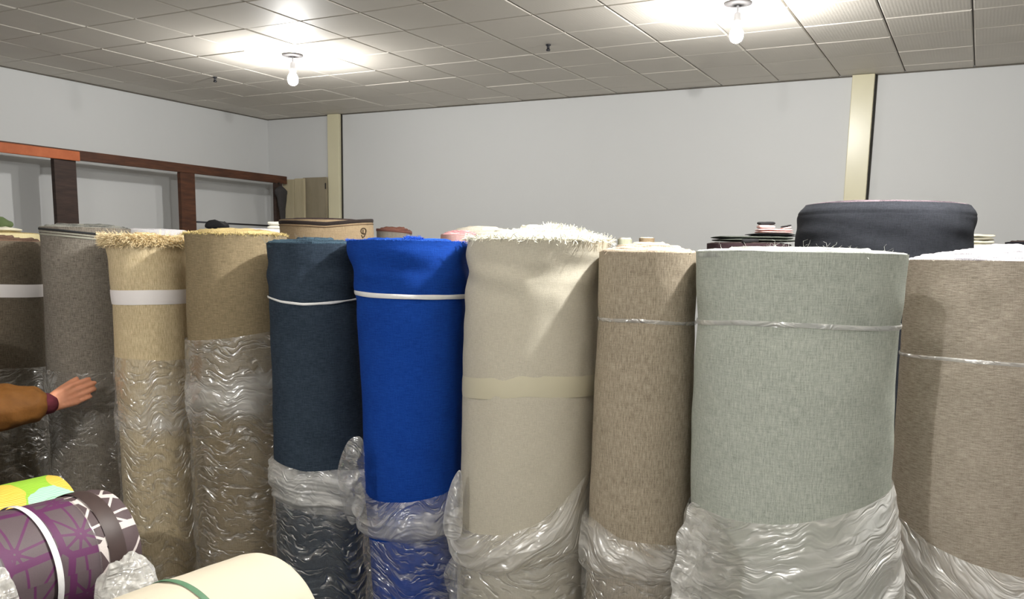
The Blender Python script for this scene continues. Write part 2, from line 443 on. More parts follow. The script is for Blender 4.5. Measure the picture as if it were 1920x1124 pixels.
def threads(roll, parent, mat, n, rr, length, outward, name='frayed_edge', seed=0, zoff=None, width=.0011, curl=1.0, arc=None, up_=1.0):
    "loose cut threads standing along the end of a roll: rr=(r0,r1) as fraction of its radius"
    rn = random.Random(seed); V, Fc = [], []
    for _ in range(n):
        ph = rn.uniform(-PI, PI) if arc is None else rn.uniform(*arc); fr = rn.uniform(*rr)
        R, r = roll.at(roll.top)
        z0 = zoff(fr, ph) if zoff else 0
        p = roll.pos(roll.top, ph, r*(fr-1))+Vector((0, 0, z0-.002))
        c = RF(R, roll.F, 0); rad = Vector((p.x-c.x, p.y-c.y, 0)); rad = rad.normalized() if rad.length > 1e-4 else Vector((1, 0, 0))
        d = (rad*outward*rn.uniform(.4, 1.3)+Vector((0, 0, up_*rn.uniform(.3, 1)))+Vector((rn.gauss(0, .5), rn.gauss(0, .5), rn.gauss(0, .3)))*curl).normalized()
        L = length*rn.uniform(.4, 1.25); sd = d.cross(Vector((rn.gauss(0, 1), rn.gauss(0, 1), rn.gauss(0, 1)))).normalized()
        k = len(V); q = p.copy(); m = 4
        for i in range(m):
            w = width*(1-.6*i/(m-1)); V += [q-sd*w, q+sd*w]
            d = (d+Vector((rn.gauss(0, .35), rn.gauss(0, .35), rn.gauss(-.12, .3)))*curl+rad*outward*.15).normalized(); q = q+d*(L/(m-1))
        for i in range(m-1): a = k+2*i; Fc.append([a, a+1, a+3, a+2])
    o = obj(name, V, Fc, mat, None); o.data.transform(Matrix.Translation(-parent.location)); o.parent = roll.end_o; o['kind'] = 'stuff'; return o
def end_mat(name, dark, light, k=170):
    t = NT(name); uv = t.uv()
    n = t.noise(t.mapping(uv, (6, k, 1)), 1, 3, .6, '2D')
    n2 = t.noise(t.mapping(uv, (240, 240, 1)), 1, 2, .6, '2D')
    f = t.math('ADD', t.math('MULTIPLY', n, .75), t.math('MULTIPLY', n2, .25))
    return t.pbr(t.ramp(f, [(.36, lin(dark)), (.62, lin(light))]), .95, 0, t.bump(f, .6, .004), 0, .1)

FILM = film_mat('clear_film')
FILMD = film_mat('shaded_film', (.97, .96, .94), .17, .5, .5)  # duller copy of the clear film, with the lower left shade put in
FILMT = film_mat('cloudy_film', (1, .99, .97), .22, .8)

# silhouettes of the front row, traced from the picture
r0 = Roll('taupe', [(452, -112, 78), (600, -104, 84), (700, -98, 88), (900, -88, 96), (1124, -78, 106)], 3.22)
r1 = Roll('grey', [(428, 72, 246), (447, 76, 243), (600, 83, 238), (700, 87, 238), (880, 95, 244), (1124, 110, 254)], 3.1)
r2 = Roll('straw', [(447, 192, 350), (458, 194, 350), (478, 201, 349), (520, 204, 350), (570, 211, 353), (700, 216, 357), (800, 223, 362), (950, 232, 372), (1124, 242, 380)], 2.93)
r3 = Roll('brown', [(440, 344, 538), (475, 347, 536), (600, 350, 536), (750, 357, 540), (900, 366, 544), (1124, 380, 550)], 2.84)
r4 = Roll('navy', [(458, 498, 682), (480, 499, 680), (562, 504, 676), (600, 506, 678), (700, 510, 682), (830, 514, 688), (1124, 522, 700)], 2.66)
r5 = Roll('blue', [(453, 649, 883), (475, 650, 883), (500, 655, 883), (530, 662, 880), (553, 668, 877), (575, 668, 877), (650, 673, 876), (750, 678, 872), (930, 685, 868), (1124, 700, 860)], 2.53)
r6 = Roll('cream', [(452, 877, 1146), (480, 876, 1134), (560, 873, 1126), (720, 868, 1121), (850, 865, 1116), (950, 862, 1110), (1124, 856, 1094)], 2.41)
r7 = Roll('beige', [(474, 1124, 1309), (560, 1121, 1306), (590, 1122, 1304), (602, 1124, 1303), (616, 1121, 1304), (720, 1114, 1302), (850, 1110, 1299), (950, 1105, 1294), (1124, 1098, 1287)], 2.25)
r8 = Roll('green', [(475, 1303, 1704), (560, 1305, 1697), (590, 1307, 1692), (606, 1309, 1688), (622, 1306, 1687), (680, 1301, 1683), (800, 1297, 1677), (940, 1294, 1670), (1124, 1290, 1660)], 2.06)
r9 = Roll('stone', [(490, 1699, 2040), (640, 1688, 2030), (668, 1687, 2027), (700, 1684, 2026), (800, 1677, 2020), (950, 1668, 2012), (1124, 1660, 2004)], 2.33)

W = {
 'taupe': weave('taupe_tweed', (64, 58, 50), (124, 114, 99), .7, .7, .17, .1, 0, 1.1),
 'grey': weave('grey_fleck_cloth', (84, 78, 71), (150, 144, 134), .6, .6, .15, .08, 0, 1.1),
 'straw': weave('straw_slub_cloth', (170, 152, 118), (220, 204, 170), 1.3, .4, .17, .14),
 'brown': weave('olive_brown_cloth', (108, 96, 74), (154, 139, 112), .6, .8, .18, .1),
 'navy': weave('navy_cloth', (26, 34, 44), (58, 70, 84), .5, .8, .2, .2),
 'blue': weave('royal_blue_cloth', (8, 42, 116), (26, 72, 160), .4, .7, .25, .2),
 'cream': weave('cream_cloth', (172, 166, 150), (206, 200, 184), .4, .4, .2, .1, 0, 1.3),
 'beige': weave('beige_linen', (121, 111, 96), (181, 169, 150), 1.2, .5, .17, .12),
 'green': weave('grey_green_linen', (142, 148, 139), (194, 199, 189), 1.1, .7, .18, .12),
 'stone': weave('stone_linen', (128, 119, 108), (182, 172, 158), .4, 1.2, .17, .12),
}
E_ = {
 'taupe': end_mat('taupe_end', (60, 46, 38), (110, 88, 74)), 'grey': end_mat('grey_end', (44, 46, 48), (150, 150, 142)),
 'straw': end_mat('straw_end', (170, 140, 90), (226, 200, 150)), 'brown': end_mat('brown_end', (140, 120, 80), (200, 182, 132)),
 'navy': end_mat('navy_end', (24, 34, 44), (64, 84, 98)), 'blue': end_mat('blue_end', (8, 22, 60), (40, 92, 196)),
 'cream': end_mat('cream_end', (176, 172, 152), (232, 230, 216)), 'beige': end_mat('beige_end', (120, 106, 92), (206, 192, 172)),
 'green': end_mat('green_end', (104, 106, 102), (184, 188, 182)), 'stone': end_mat('stone_end', (84, 82, 88), (206, 202, 200)),
}
T_ = {k: plain(k+'_threads', c, .9, 0, .1, 200) for k, c in dict(straw=(240, 222, 182), brown=(196, 178, 122), cream=(234, 232, 218), blue=(40, 96, 204), green=(226, 228, 222), stone=(236, 230, 220), beige=(200, 186, 164), navy=(96, 116, 124)).items()}
GRP = 'fabric rolls standing in the front row'
def mk(key, label, **kw):
    s = ROLLS[key]
    t = thing('fabric_roll', s.base, label, 'fabric roll', GRP)
    s.t = t
    s.body(W[key], t, **kw)
    return s, t

# taupe
s, t = mk('taupe', 'dark taupe tweed roll with a white paper band, at the left edge', seed=1)
s.end(E_['taupe'], t, h=.02, layers=7, jit=.003, seed=2, shrink=.004)
s.band([(-60, 545), (10, 546), (80, 545)], .046, M_paper, t, 'paper_band')
s.film([(-90, 690), (0, 690), (88, 684)], .02, [(0, .006), (.12, .009), (.3, .004), (1, .005)], [(0, .006), (.12, .008), (.3, .007), (1, .009)], [(0, .15), (.08, .3), (.16, .2), (.3, .02), (1, .0)], t, FILMD, 11)
# grey
s, t = mk('grey', 'grey flecked roll with dark layered top edge, between the taupe and straw rolls', seed=2)
s.end(E_['grey'], t, h=.014, layers=9, jit=.004, seed=3, shrink=.002)
M_line = plain('pale_selvedge', (150, 150, 138), .8); M_line2 = plain('dark_selvedge', (46, 48, 50), .9)
s.band([(73, 429), (160, 437), (243, 446)], .007, M_line2, t, 'selvedge', .0012)
s.band([(74, 434), (160, 442), (242, 451)], .004, M_line, t, 'selvedge', .0016)
s.band([(75, 439), (160, 447), (242, 456)], .006, M_line, t, 'selvedge', .0012)
s.film([(86, 690), (160, 700), (236, 694)], .02, [(0, .007), (.14, .01), (.3, .004), (1, .006)], [(0, .006), (.14, .009), (.3, .008), (1, .01)], [(0, .15), (.07, .34), (.18, .2), (.3, .02), (1, .0)], t, FILMD, 23)
# straw
s, t = mk('straw', 'pale straw yellow roll with a fuzzy frayed top and white paper band', seed=3)
s.end(E_['straw'], t, h=.014, layers=8, jit=.003, seed=4)
threads(s, t, T_['straw'], 9000, (.88, 1.03), .022, .95, seed=1, width=.0012, up_=.28, zoff=lambda fr, ph: random.uniform(-.022, .010))
s.band([(209, 557), (280, 558), (352, 555)], .047, M_paper, t, 'paper_band')
s.film([(216, 668), (300, 676), (356, 670)], .02, [(0, .004), (.05, .006), (.1, .004), (.2, .01), (.28, .004), (1, .006)], [(0, .004), (.1, .007), (.2, .008), (.3, .008), (1, .011)], [(0, .08), (.05, .12), (.13, .2), (.19, .3), (.23, .05), (1, .03)], t, FILM, 31, freq=(3.2, 14))
# brown
s, t = mk('brown', 'olive brown roll wrapped in shiny clear film below the middle, next to the straw roll', seed=4)
s.end(E_['brown'], t, h=.016, layers=8, jit=.003, seed=5, shrink=.004)
threads(s, t, T_['brown'], 3600, (.84, 1.01), .011, .5, seed=2, width=.0011, up_=.6)
s.film([(350, 636), (430, 634), (500, 622), (536, 618)], .02, [(0, .005), (.06, .006), (.16, .012), (.24, .005), (1, .007)], [(0, .005), (.16, .009), (.26, .009), (1, .013)], [(0, .16), (.03, .1), (.09, .12), (.12, .42), (.18, .36), (.22, .05), (1, .03)], t, FILM, 47, freq=(3, 13), shear=.5)
# navy
s, t = mk('navy', 'dark navy roll tied with a thin white strap, left of the royal blue roll', amp=.0018, topfold=.006, seed=5)
s.end(E_['navy'], t, h=.018, layers=8, jit=.003, seed=6, shrink=.002)
threads(s, t, T_['navy'], 160, (.5, 1.0), .03, .3, seed=3, width=.0005)
s.band([(503, 556), (530, 566), (570, 571), (620, 568), (666, 561)], .0065, M_strap, t, 'strap', .003, twist=.7)
s.film([(513, 855), (535, 872), (570, 884), (630, 880), (690, 872)], [(513, 930), (540, 945), (580, 962), (640, 968), (690, 955)], [(0, .004), (.12, .014), (.5, .02), (.85, .014), (1, .004)], [(0, .004), (.3, .012), (.8, .012), (1, .006)], [(0, .25), (.2, .6), (.7, .55), (1, .2)], t, FILMT, 53, (260, 60), (2.4, 34), 'bunched_film')
s.film([(513, 925), (580, 955), (690, 945)], .02, [(0, .006), (.3, .006), (1, .008)], [(0, .008), (1, .012)], [(0, .1), (.1, .03), (1, .02)], t, FILM, 59, freq=(3.4, 13))
# blue
s, t = mk('blue', 'royal blue roll with a white strap and a bunched plastic sleeve', amp=.0015, topfold=.007, seed=6)
s.end(E_['blue'], t, h=.006, layers=7, jit=.004, seed=7, shrink=.012)
threads(s, t, T_['blue'], 900, (.96, 1.0), .008, .3, seed=4, width=.0009)
V_ = []
threads(s, t, T_['blue'], 1600, (.5, .72), .01, .2, 'thread_tuft', 5, lambda fr, ph: .008+.006*nz(ph*9, fr*6), .001, 1.8, (-.1, .3), .4)
s.band([(668, 549), (700, 554), (760, 557), (872, 556)], .013, M_strap, t, 'strap', .0025, twist=.2)
s.film([(686, 905), (690, 925), (705, 938), (770, 941), (830, 925), (868, 885), (880, 860)], [(690, 1000), (720, 1012), (770, 1018), (820, 1010), (868, 975), (882, 950)], [(0, .006), (.1, .02), (.5, .034), (.85, .026), (1, .006)], [(0, .006), (.3, .014), (.8, .014), (1, .006)], [(0, .08), (.2, .14), (.5, .34), (.85, .42), (1, .15)], t, FILMT, 61, (280, 70), (2.4, 26), 'bunched_film', shear=-.4)
s.film([(690, 1000), (770, 1012), (882, 950)], .02, [(0, .012), (.3, .012), (1, .016)], [(0, .01), (1, .018)], [(0, .06), (.2, .02), (1, .02)], t, FILM, 67, freq=(4, 13), shear=.8)
# cream
s, t = mk('cream', 'cream canvas roll with a tufted white frayed top, right of the blue roll', amp=.0018, topfold=.008, seed=7)
mound = lambda fr, ph: .030*(1-fr**1.8)*(1+.35*math.sin(ph))+.004+.004*nz(fr*9, ph*4)
s.end(E_['cream'], t, h=.036, layers=8, jit=.004, seed=8, shrink=.002)
threads(s, t, T_['cream'], 12000, (.1, 1.0), .014, .15, seed=6, zoff=mound, width=.0015, curl=1.9, up_=.35)
threads(s, t, T_['cream'], 900, (.98, 1.01), .02, .5, 'selvedge_fringe', 7, lambda fr, ph: .004, .0014, 1.3, None, .5)
M_tape = plain('yellowed_tape', (198, 192, 168), .5, 0, .03, 6)
tp = s.band([(868, 722), (990, 724), (1118, 720)], .056, M_tape, t, 'tape_band', .0012)
s.film([(862, 905), (866, 960), (885, 998), (940, 1004), (1000, 985), (1050, 940), (1090, 890), (1120, 850)], [(860, 1050), (920, 1082), (990, 1072), (1050, 1052), (1100, 1010), (1120, 980)], [(0, .005), (.1, .014), (.45, .03), (.8, .026), (1, .004)], [(0, .005), (.3, .014), (.8, .014), (1, .006)], [(0, .12), (.25, .4), (.7, .42), (1, .2)], t, FILMT, 71, (280, 80), (2.2, 22), 'bunched_film', shear=-.8)
s.film([(858, 1040), (930, 1070), (1050, 1040), (1115, 985)], .02, [(0, .012), (1, .018)], [(0, .01), (1, .018)], [(0, .14), (.2, .08), (1, .06)], t, FILM, 73, freq=(4, 12), shear=.6)
# beige
s, t = mk('beige', 'beige linen roll tied with a clear strap, between the cream and grey green rolls', amp=.0012, seed=8)
s.end(E_['beige'], t, h=.024, layers=9, jit=.0025, seed=9, shrink=.003)
threads(s, t, T_['beige'], 500, (.9, 1.0), .008, .3, seed=8, width=.0007)
M_clear = film_mat('clear_strap', (1, 1, 1), .15, 2.2)
o = s.band([(1122, 597), (1200, 602), (1320, 606)], .009, M_clear, t, 'strap', .002, twist=.4)
a = o.data.attributes.new('milk', 'FLOAT', 'POINT'); a.data.foreach_set('value', [.3]*len(o.data.vertices))
s.film([(1102, 958), (1130, 980), (1165, 1010), (1210, 1018), (1300, 1008)], [(1100, 1060), (1150, 1085), (1210, 1095), (1300, 1080)], [(0, .005), (.1, .014), (.5, .026), (.85, .022), (1, .004)], [(0, .005), (.3, .013), (.8, .013), (1, .006)], [(0, .15), (.2, .4), (.7, .42), (1, .2)], t, FILMT, 83, (260, 70), (2.2, 24), 'bunched_film', shear=.8)
s.film([(1100, 1050), (1210, 1085), (1300, 1075)], .02, [(0, .01), (1, .014)], [(0, .009), (1, .014)], [(0, .14), (.2, .06), (1, .05)], t, FILM, 87, freq=(4, 13))
# grey green
s, t = mk('green', 'wide grey green linen roll in a loose milky plastic bag, largest in the row', amp=.0016, seed=9)
s.end(E_['green'], t, h=.012, layers=12, jit=.003, seed=10, shrink=.002)
threads(s, t, T_['green'], 420, (.2, 1.0), .03, .2, seed=9, width=.00045, zoff=lambda fr, ph: .012*(1-fr), up_=.1, curl=1.5)
o = s.band([(1307, 602), (1400, 606), (1520, 611), (1690, 613)], .011, M_clear, t, 'strap', .002, twist=.3)
a = o.data.attributes.new('milk', 'FLOAT', 'POINT'); a.data.foreach_set('value', [.42]*len(o.data.vertices))
s.film([(1292, 942), (1330, 957), (1400, 980), (1470, 984), (1540, 972), (1620, 945), (1668, 912)], .02, [(0, .004), (.06, .014), (.15, .024), (.4, .034), (1, .05)], [(0, .004), (.08, .011), (.25, .018), (1, .024)], [(0, .35), (.06, .34), (.15, .46), (.35, .58), (1, .6)], t, FILMT, 91, (300, 140), (2, 13), 'plastic_bag_sleeve', shear=-.5)
# stone
s, t = mk('stone', 'stone grey linen roll with white layered top, at the right edge of the row', amp=.0012, seed=10)
s.end(E_['stone'], t, h=.032, layers=13, jit=.0022, seed=11, shrink=.003, base=.001)
threads(s, t, T_['stone'], 700, (.9, 1.0), .007, .2, seed=10, width=.0008)
o = s.band([(1688, 662), (1780, 674), (1860, 681), (1990, 688)], .009, M_clear, t, 'strap', .002, twist=.4)
a = o.data.attributes.new('milk', 'FLOAT', 'POINT'); a.data.foreach_set('value', [.35]*len(o.data.vertices))
s.film([(1672, 955), (1700, 975), (1750, 1020), (1820, 1055), (1900, 1080), (1990, 1090)], .02, [(0, .005), (.1, .014), (.3, .022), (1, .03)], [(0, .005), (.1, .011), (1, .018)], [(0, .3), (.1, .42), (.4, .42), (1, .5)], t, FILMT, 97, (280, 110), (2, 14), 'plastic_bag_sleeve', shear=1.2)
def flap(roll, outline, F, bulge, milk, seed, mat=None, fade=0.0, name='plastic_flap'):
    "loose lobe of film standing off the side of a roll; outline runs round it in pixels"
    t = roll.t; cx = sum(p[0] for p in outline)/len(outline); cy2 = sum(p[1] for p in outline)/len(outline)
    out = []
    for i in range(len(outline)):
        p0, p1, p2, p3 = (outline[(i+k) % len(outline)] for k in (-1, 0, 1, 2))
        for q in range(8):
            u = q/8; f = lambda k: .5*((2*p1[k])+(p2[k]-p0[k])*u+(2*p0[k]-5*p1[k]+4*p2[k]-p3[k])*u*u+(3*p1[k]-p0[k]-3*p2[k]+p3[k])*u**3)
            out.append((f(0), f(1)))
    n = len(out); V, UV, MK, Fc = [], [], [], []; K = 14; x0 = min(p[0] for p in out); x1 = max(p[0] for p in out)
    for k in range(K+1):
        s_ = 1-k/K
        for j, (x, y) in enumerate(out):
            px, py = cx+(x-cx)*s_, cy2+(y-cy2)*s_
            wv_ = nz(px*.05+seed, py*.05)*.6+nz(px*.11, py*.11+seed)*.3
            p = at(px, py, F-bulge*(1-s_**2.2)*(1+wv_)-.004*wv_)
            V.append(p); UV.append(((px+py*.3)*.0014, (py-px*.5)*.0014)); MK.append(max(0, min(1, milk*(1+.8*wv_+.6*s_**6*(1-fade))*(1-fade*max(0, min(1, 1.25*(px-x0)/(x1-x0)))))))
    for k in range(K):
        for j in range(n): a = k*n+j; b_ = k*n+(j+1) % n; Fc.append([a, b_, b_+n, a+n])
    return obj(name, V, Fc, mat or FILM, t, UV, MK, loc=Vector(t.location))
flap(ROLLS['blue'], [(640, 940), (633, 885), (648, 836), (666, 819), (681, 828), (684, 880), (684, 945), (660, 985)], 2.36, .03, .14, 1.0)
flap(ROLLS['cream'], [(864, 884), (848, 902), (836, 945), (831, 990), (842, 1012), (864, 1004), (868, 945)], 2.27, .025, .3, 2.0)
flap(ROLLS['cream'], [(858, 1036), (844, 1050), (832, 1080), (842, 1118), (852, 1160), (870, 1160), (866, 1090)], 2.27, .025, .14, 3.0)
flap(ROLLS['green'], [(1304, 944), (1290, 950), (1284, 978), (1268, 1004), (1269, 1040), (1257, 1082), (1260, 1110), (1250, 1150), (1254, 1190), (1400, 1190), (1410, 1100), (1380, 1030), (1340, 975)], 1.86, .012, .5, 4.0, FILMT, 1.0)
# gaps between neighbours
names = list(ROLLS)
for a_, b_ in zip(names, names[1:]):
    A, B = ROLLS[a_], ROLLS[b_]
    print('GAP', a_, b_, [round((RF(A.at(z)[0], A.F)-RF(B.at(z)[0], B.F)).length-A.at(z)[1]-B.at(z)[1], 3) for z in (.3, .8, 1.1, 1.4, 1.5)], 'r', round(A.at(1)[1], 3), 'top', round(A.top, 3))
#@@REST
# ------------------------------------------------------------------ second row and what lies on it
GRP2 = 'fabric rolls standing behind the front row'
def back_roll(key, rows, F, label, cloth, endm, h=.012, layers=8, jit=.003, group=GRP2, **kw):
    s = Roll(key, rows, F); t = thing('fabric_roll', s.base, label, 'fabric roll', group); s.t = t
    s.body(cloth, t, nu=64, **kw); s.end(endm, t, h=h, layers=layers, jit=jit, seed=len(ROLLS), shrink=.002)
    return s, t
c_tan = weave('tan_cloth', (118, 101, 78), (158, 140, 114), .6, .6, .2, .1)
c_char = weave('charcoal_cloth', (24, 26, 30), (52, 54, 60), .4, .5, .25, .2)
c_gb = weave('grey_brown_cloth', (96, 92, 86), (130, 124, 116), .6, .6, .2, .1)
c_pink = weave('dusty_pink_cloth', (170, 130, 128), (206, 172, 168), .5, .5, .2, .1)
c_pale = weave('pale_grey_cloth', (176, 172, 160), (206, 202, 190), .5, .5, .2, .1)
c_white = weave('white_cloth', (210, 208, 208), (240, 238, 240), .4, .4, .2, .05)
c_plum = weave('dark_plum_cloth', (40, 30, 34), (70, 54, 58), .5, .5, .2, .1)
c_sage = weave('sage_cloth', (150, 152, 130), (186, 186, 164), .5, .5, .2, .1)
c_black = weave('black_cloth', (18, 18, 22), (40, 40, 46), .5, .5, .2, .1)
e_dark = end_mat('dark_end', (30, 24, 24), (64, 54, 52)); e_char = end_mat('charcoal_end', (26, 26, 32), (120, 106, 112))
e_brown = end_mat('brown_red_end', (78, 48, 42), (120, 84, 72)); e_pink = end_mat('pink_end', (120, 46, 60), (220, 176, 176))
e_pale = end_mat('pale_end', (170, 164, 150), (214, 208, 194)); e_white = end_mat('white_end', (196, 194, 198), (242, 240, 242))

s, t = back_roll('dark_top', [(415, 523, 699), (447, 525, 702), (700, 530, 700)], 3.5, 'tan roll with a thick dark top edge and a handwritten mark, behind the navy roll', c_tan, e_dark, .004)
s.band([(524, 417), (612, 420), (698, 414)], .013, plain('dark_edge', (38, 30, 28), .9, 0, .3, 90, .6), t, 'selvedge', .001)
s.band([(524, 423), (612, 426), (699, 420)], .004, plain('mid_edge', (116, 96, 74), .9, 0, .3, 90), t, 'selvedge', .0015)
ink = plain('dark_ink', (52, 40, 26), .9)
def mark(s, t, strokes, name='handwritten_mark', w=.0022):
    b = MB()
    for st in strokes:
        pts = []
        for (px, py) in st:
            z, sv = s.zof(px, py); pts.append(s.pos(z, math.asin(max(-1, min(1, sv))), .0012)-t.location)
        b.tube(pts, w, 6)
    b.build(name, ink, s.body_o, True)
loop = [(679+5*math.cos(a*.55+2), 433.5+5.5*math.sin(a*.55+2)) for a in range(12)]
mark(s, t, [loop, [(683, 431), (683, 438), (680, 444), (677, 446), (675, 441)], [(678, 431), (678, 438)]])
s, t = back_roll('small_brown', [(433, 706, 772), (447, 706, 772), (700, 707, 772)], 4.2, 'small grey brown roll with a reddish top, right of the tan roll with the mark', c_gb, e_brown, .018, 5, .005)
s.band([(707, 431), (740, 433), (772, 437)], .012, plain('red_brown_edge', (96, 62, 54), .9, 0, .3, 60), t, 'selvedge', .001)
back_roll('pink_top', [(441, 826, 900), (460, 826, 900), (700, 828, 898)], 3.3, 'dusty pink roll with a speckled pink end, between the blue and cream rolls', c_pink, e_pink, .014, 6, .004)
back_roll('pale_disc', [(436, 846, 962), (460, 846, 962), (700, 848, 960)], 3.9, 'pale grey roll just showing behind the cream roll', c_pale, e_pale, .026, 6, .002)
back_roll('sage_thin', [(449, 1158, 1185), (470, 1158, 1185), (700, 1158, 1185)], 3.5, 'thin sage coloured roll behind the left of the beige roll', c_sage, e_pale, .004, 4, .002)
back_roll('tan_thin', [(447, 1198, 1227), (470, 1198, 1227), (700, 1198, 1226)], 3.7, 'thin tan roll behind the middle of the beige roll', c_tan, e_pale, .004, 4, .002)
s, t = back_roll('charcoal', [(387, 1510, 1818), (396, 1499, 1829), (410, 1495, 1833), (428, 1493, 1831), (446, 1491, 1826), (500, 1489, 1823), (700, 1487, 1815)], 2.95, 'wide charcoal roll standing taller behind the grey green and stone rolls', c_char, e_char, .008, 9, .003, amp=.002, topfold=.008)
ROLLS['charcoal'] = s
back_roll('plum', [(458, 1325, 1484), (480, 1325, 1484), (700, 1326, 1480)], 3.3, 'dark plum roll under the black folded cloth', c_plum, e_dark, .004, 6, .002)
back_roll('white_right', [(466, 1790, 1990), (480, 1790, 1990), (700, 1790, 1984)], 3.45, 'white roll at the right edge behind the stone roll', c_white, e_white, .012, 7, .002)
back_roll('pale_far', [(460, 1800, 1862), (480, 1800, 1862), (700, 1800, 1860)], 4.3, 'pale roll carrying a folded stack, right of the charcoal roll', c_pale, e_pale, .003, 5, .001)
back_roll('black_far', [(455, 1884, 1990), (480, 1884, 1990), (700, 1884, 1986)], 4.4, 'black roll far behind at the right edge', c_black, e_dark, .006, 5, .004)
back_roll('white_mid', [(432, 452, 545), (450, 452, 545), (700, 453, 543)], 4.15, 'white roll behind the brown roll carrying a folded white cloth', c_white, e_white, .004, 6, .002)
back_roll('white_left', [(433, 232, 352), (450, 232, 352), (700, 234, 350)], 4.3, 'white roll showing as a thin edge behind the straw roll', c_white, e_white, .006, 6, .002)
back_roll('yellow_left', [(438, -70, 76), (450, -70, 76), (700, -68, 76)], 3.95, 'pale yellow roll behind the taupe roll, carrying green and cream cloths', weave('pale_yellow_cloth', (206, 192, 146), (230, 218, 176)), E_['brown'], .004, 6, .002)
back_roll('dark_mid', [(432, 378, 436), (450, 378, 436), (700, 378, 436)], 4.9, 'dark roll under the black bundle, behind the brown roll', c_black, e_dark, .003, 4, .002)

def folded(name, label, cat, px0, px1, py0, py1, F, layers, mats, depth=None, seed=0, dome=0.0, group=None, lean=0.0):
    "folded cloth: layers of doubled, drooping slabs"
    a, b_ = at(px0, py1, F), at(px1, py1, F); top = at((px0+px1)/2, py0, F).z
    z0 = min(a.z, b_.z); wdt = (b_-a).length; dep = depth or wdt*.7
    ctr = (a+b_)/2; ctr.z = z0
    root = thing(name, ctr, label, cat, group)
    rn = random.Random(seed); h = (top-z0)/layers
    for k in range(layers):
        V, Fc = [], []; nu, nv = 28, 10
        sh = 1-.06*rn.random()-(.05*k if dome else 0); ox = rn.uniform(-.03, .03)*wdt
        for i in range(nv):
            ph = PI*i/(nv-1)-PI/2
            for j in range(nu):
                th = 2*PI*j/nu; c, s_ = math.cos(th), math.sin(th)
                ex = .35
                X = wdt/2*sh*math.copysign(abs(c)**ex, c)*max(.001, math.cos(ph))**.35
                Y = dep/2*sh*math.copysign(abs(s_)**ex, s_)*max(.001, math.cos(ph))**.35
                q = X/(wdt/2)
                zz = k*h+h/2+h/2*math.sin(ph)*.98+h*.35*nz(X*20+seed, Y*20, k)*(1 if k else max(0, math.sin(ph)))+lean*q*h
                if dome: zz = zz+ (math.sin(ph)*.5+.5)*dome*(1-q*q)-dome*.4*(math.sin(ph)*.5+.5)
                V.append(HR*(X+ox)+HF*Y+Vector((0, 0, zz)))
        for i in range(nv-1):
            for j in range(nu): q_ = i*nu+j; r_ = i*nu+(j+1) % nu; Fc.append([q_, r_, r_+nu, q_+nu])
        Fc.append(list(range(nu))[::-1]); Fc.append([(nv-1)*nu+j for j in range(nu)])
        obj('folded_layer', V, Fc, mats[k % len(mats)], root)
    return root
p_black = plain('black_fabric', (30, 30, 32), .9, 0, .3, 60, .4); p_dkgreen = plain('dark_green_grey_fabric', (66, 70, 64), .9, 0, .2, 60, .4)
p_pink = plain('pink_fabric', (206, 160, 152), .9, 0, .2, 40, .4); p_pink2 = plain('pale_pink_fabric', (222, 186, 182), .9, 0, .2, 40, .4)
p_cream = plain('cream_fabric', (226, 222, 200), .9, 0, .1, 40, .4); p_green = plain('olive_green_fabric', (86, 102, 66), .9, 0, .2, 30, .4)
p_white = plain('white_fabric', (236, 234, 222), .9, 0, .06, 40, .4); p_grey = plain('grey_fabric', (150, 146, 132), .9, 0, .2, 40, .4)
folded('folded_cloth', 'dark grey green cloth folded flat, lowest of the pile behind the grey green roll', 'cloth', 1336, 1484, 444, 452.5, 3.3, 2, [p_dkgreen], seed=1)
folded('folded_cloth', 'black cloth folded under the pink fabric bundles', 'cloth', 1404, 1486, 439, 443.5, 3.3, 2, [p_black], seed=2, depth=.16)
folded('folded_cloth', 'folded pink cloth under the black topped pink bundle', 'cloth', 1418, 1482, 430, 438, 3.3, 2, [p_pink, p_pink2], seed=3, depth=.11)
folded('fabric_bundle', 'pink fabric bundle with a black top, left of the charcoal roll', 'cloth', 1421, 1452, 416, 429, 3.3, 2, [p_pink2, p_black], seed=4, depth=.055)
folded('fabric_bundle', 'smaller pale pink fabric bundle with a dark edge, beside the charcoal roll', 'cloth', 1464, 1482, 423, 429, 3.3, 2, [p_pink2, p_black], seed=5, depth=.04, lean=.5)
folded('folded_cloth', 'stack of pale folded cloths right of the charcoal roll', 'cloth', 1812, 1858, 440, 457, 4.3, 3, [p_cream, p_grey, p_cream], seed=6, depth=.1)
folded('folded_cloth', 'white cloth folded on the white roll, beside the tan roll with the mark', 'cloth', 504, 530, 416, 430.3, 4.1, 2, [p_white], seed=7, depth=.07)
folded('folded_cloth', 'cream cloth folded on the yellow roll at the left edge', 'cloth', -46, 29, 426, 434, 3.95, 1, [p_cream], seed=8, depth=.15)
folded('folded_cloth', 'olive green cloth crumpled on the cream cloth at the left edge', 'cloth', -26, 20, 411, 427.5, 3.95, 1, [p_green], seed=9, depth=.09, dome=.012)
folded('dark_bundle', 'rounded black bundle behind the brown roll, below the hanging rod', 'bundle', 387, 428, 418, 430, 4.9, 1, [p_black], seed=10, depth=.1, dome=.02)
a = at(1393, 453, 3.16); b_ = at(1420, 452, 3.2)
b = MB().tube([Vector(), (b_-a)*.5, b_-a], [.0085, .0085, .0075], 16); o = b.build('rolled_cloth', p_black, None, True); o.location = a; tag(o, 'small dark rolled cloth lying behind the grey green roll', 'cloth')

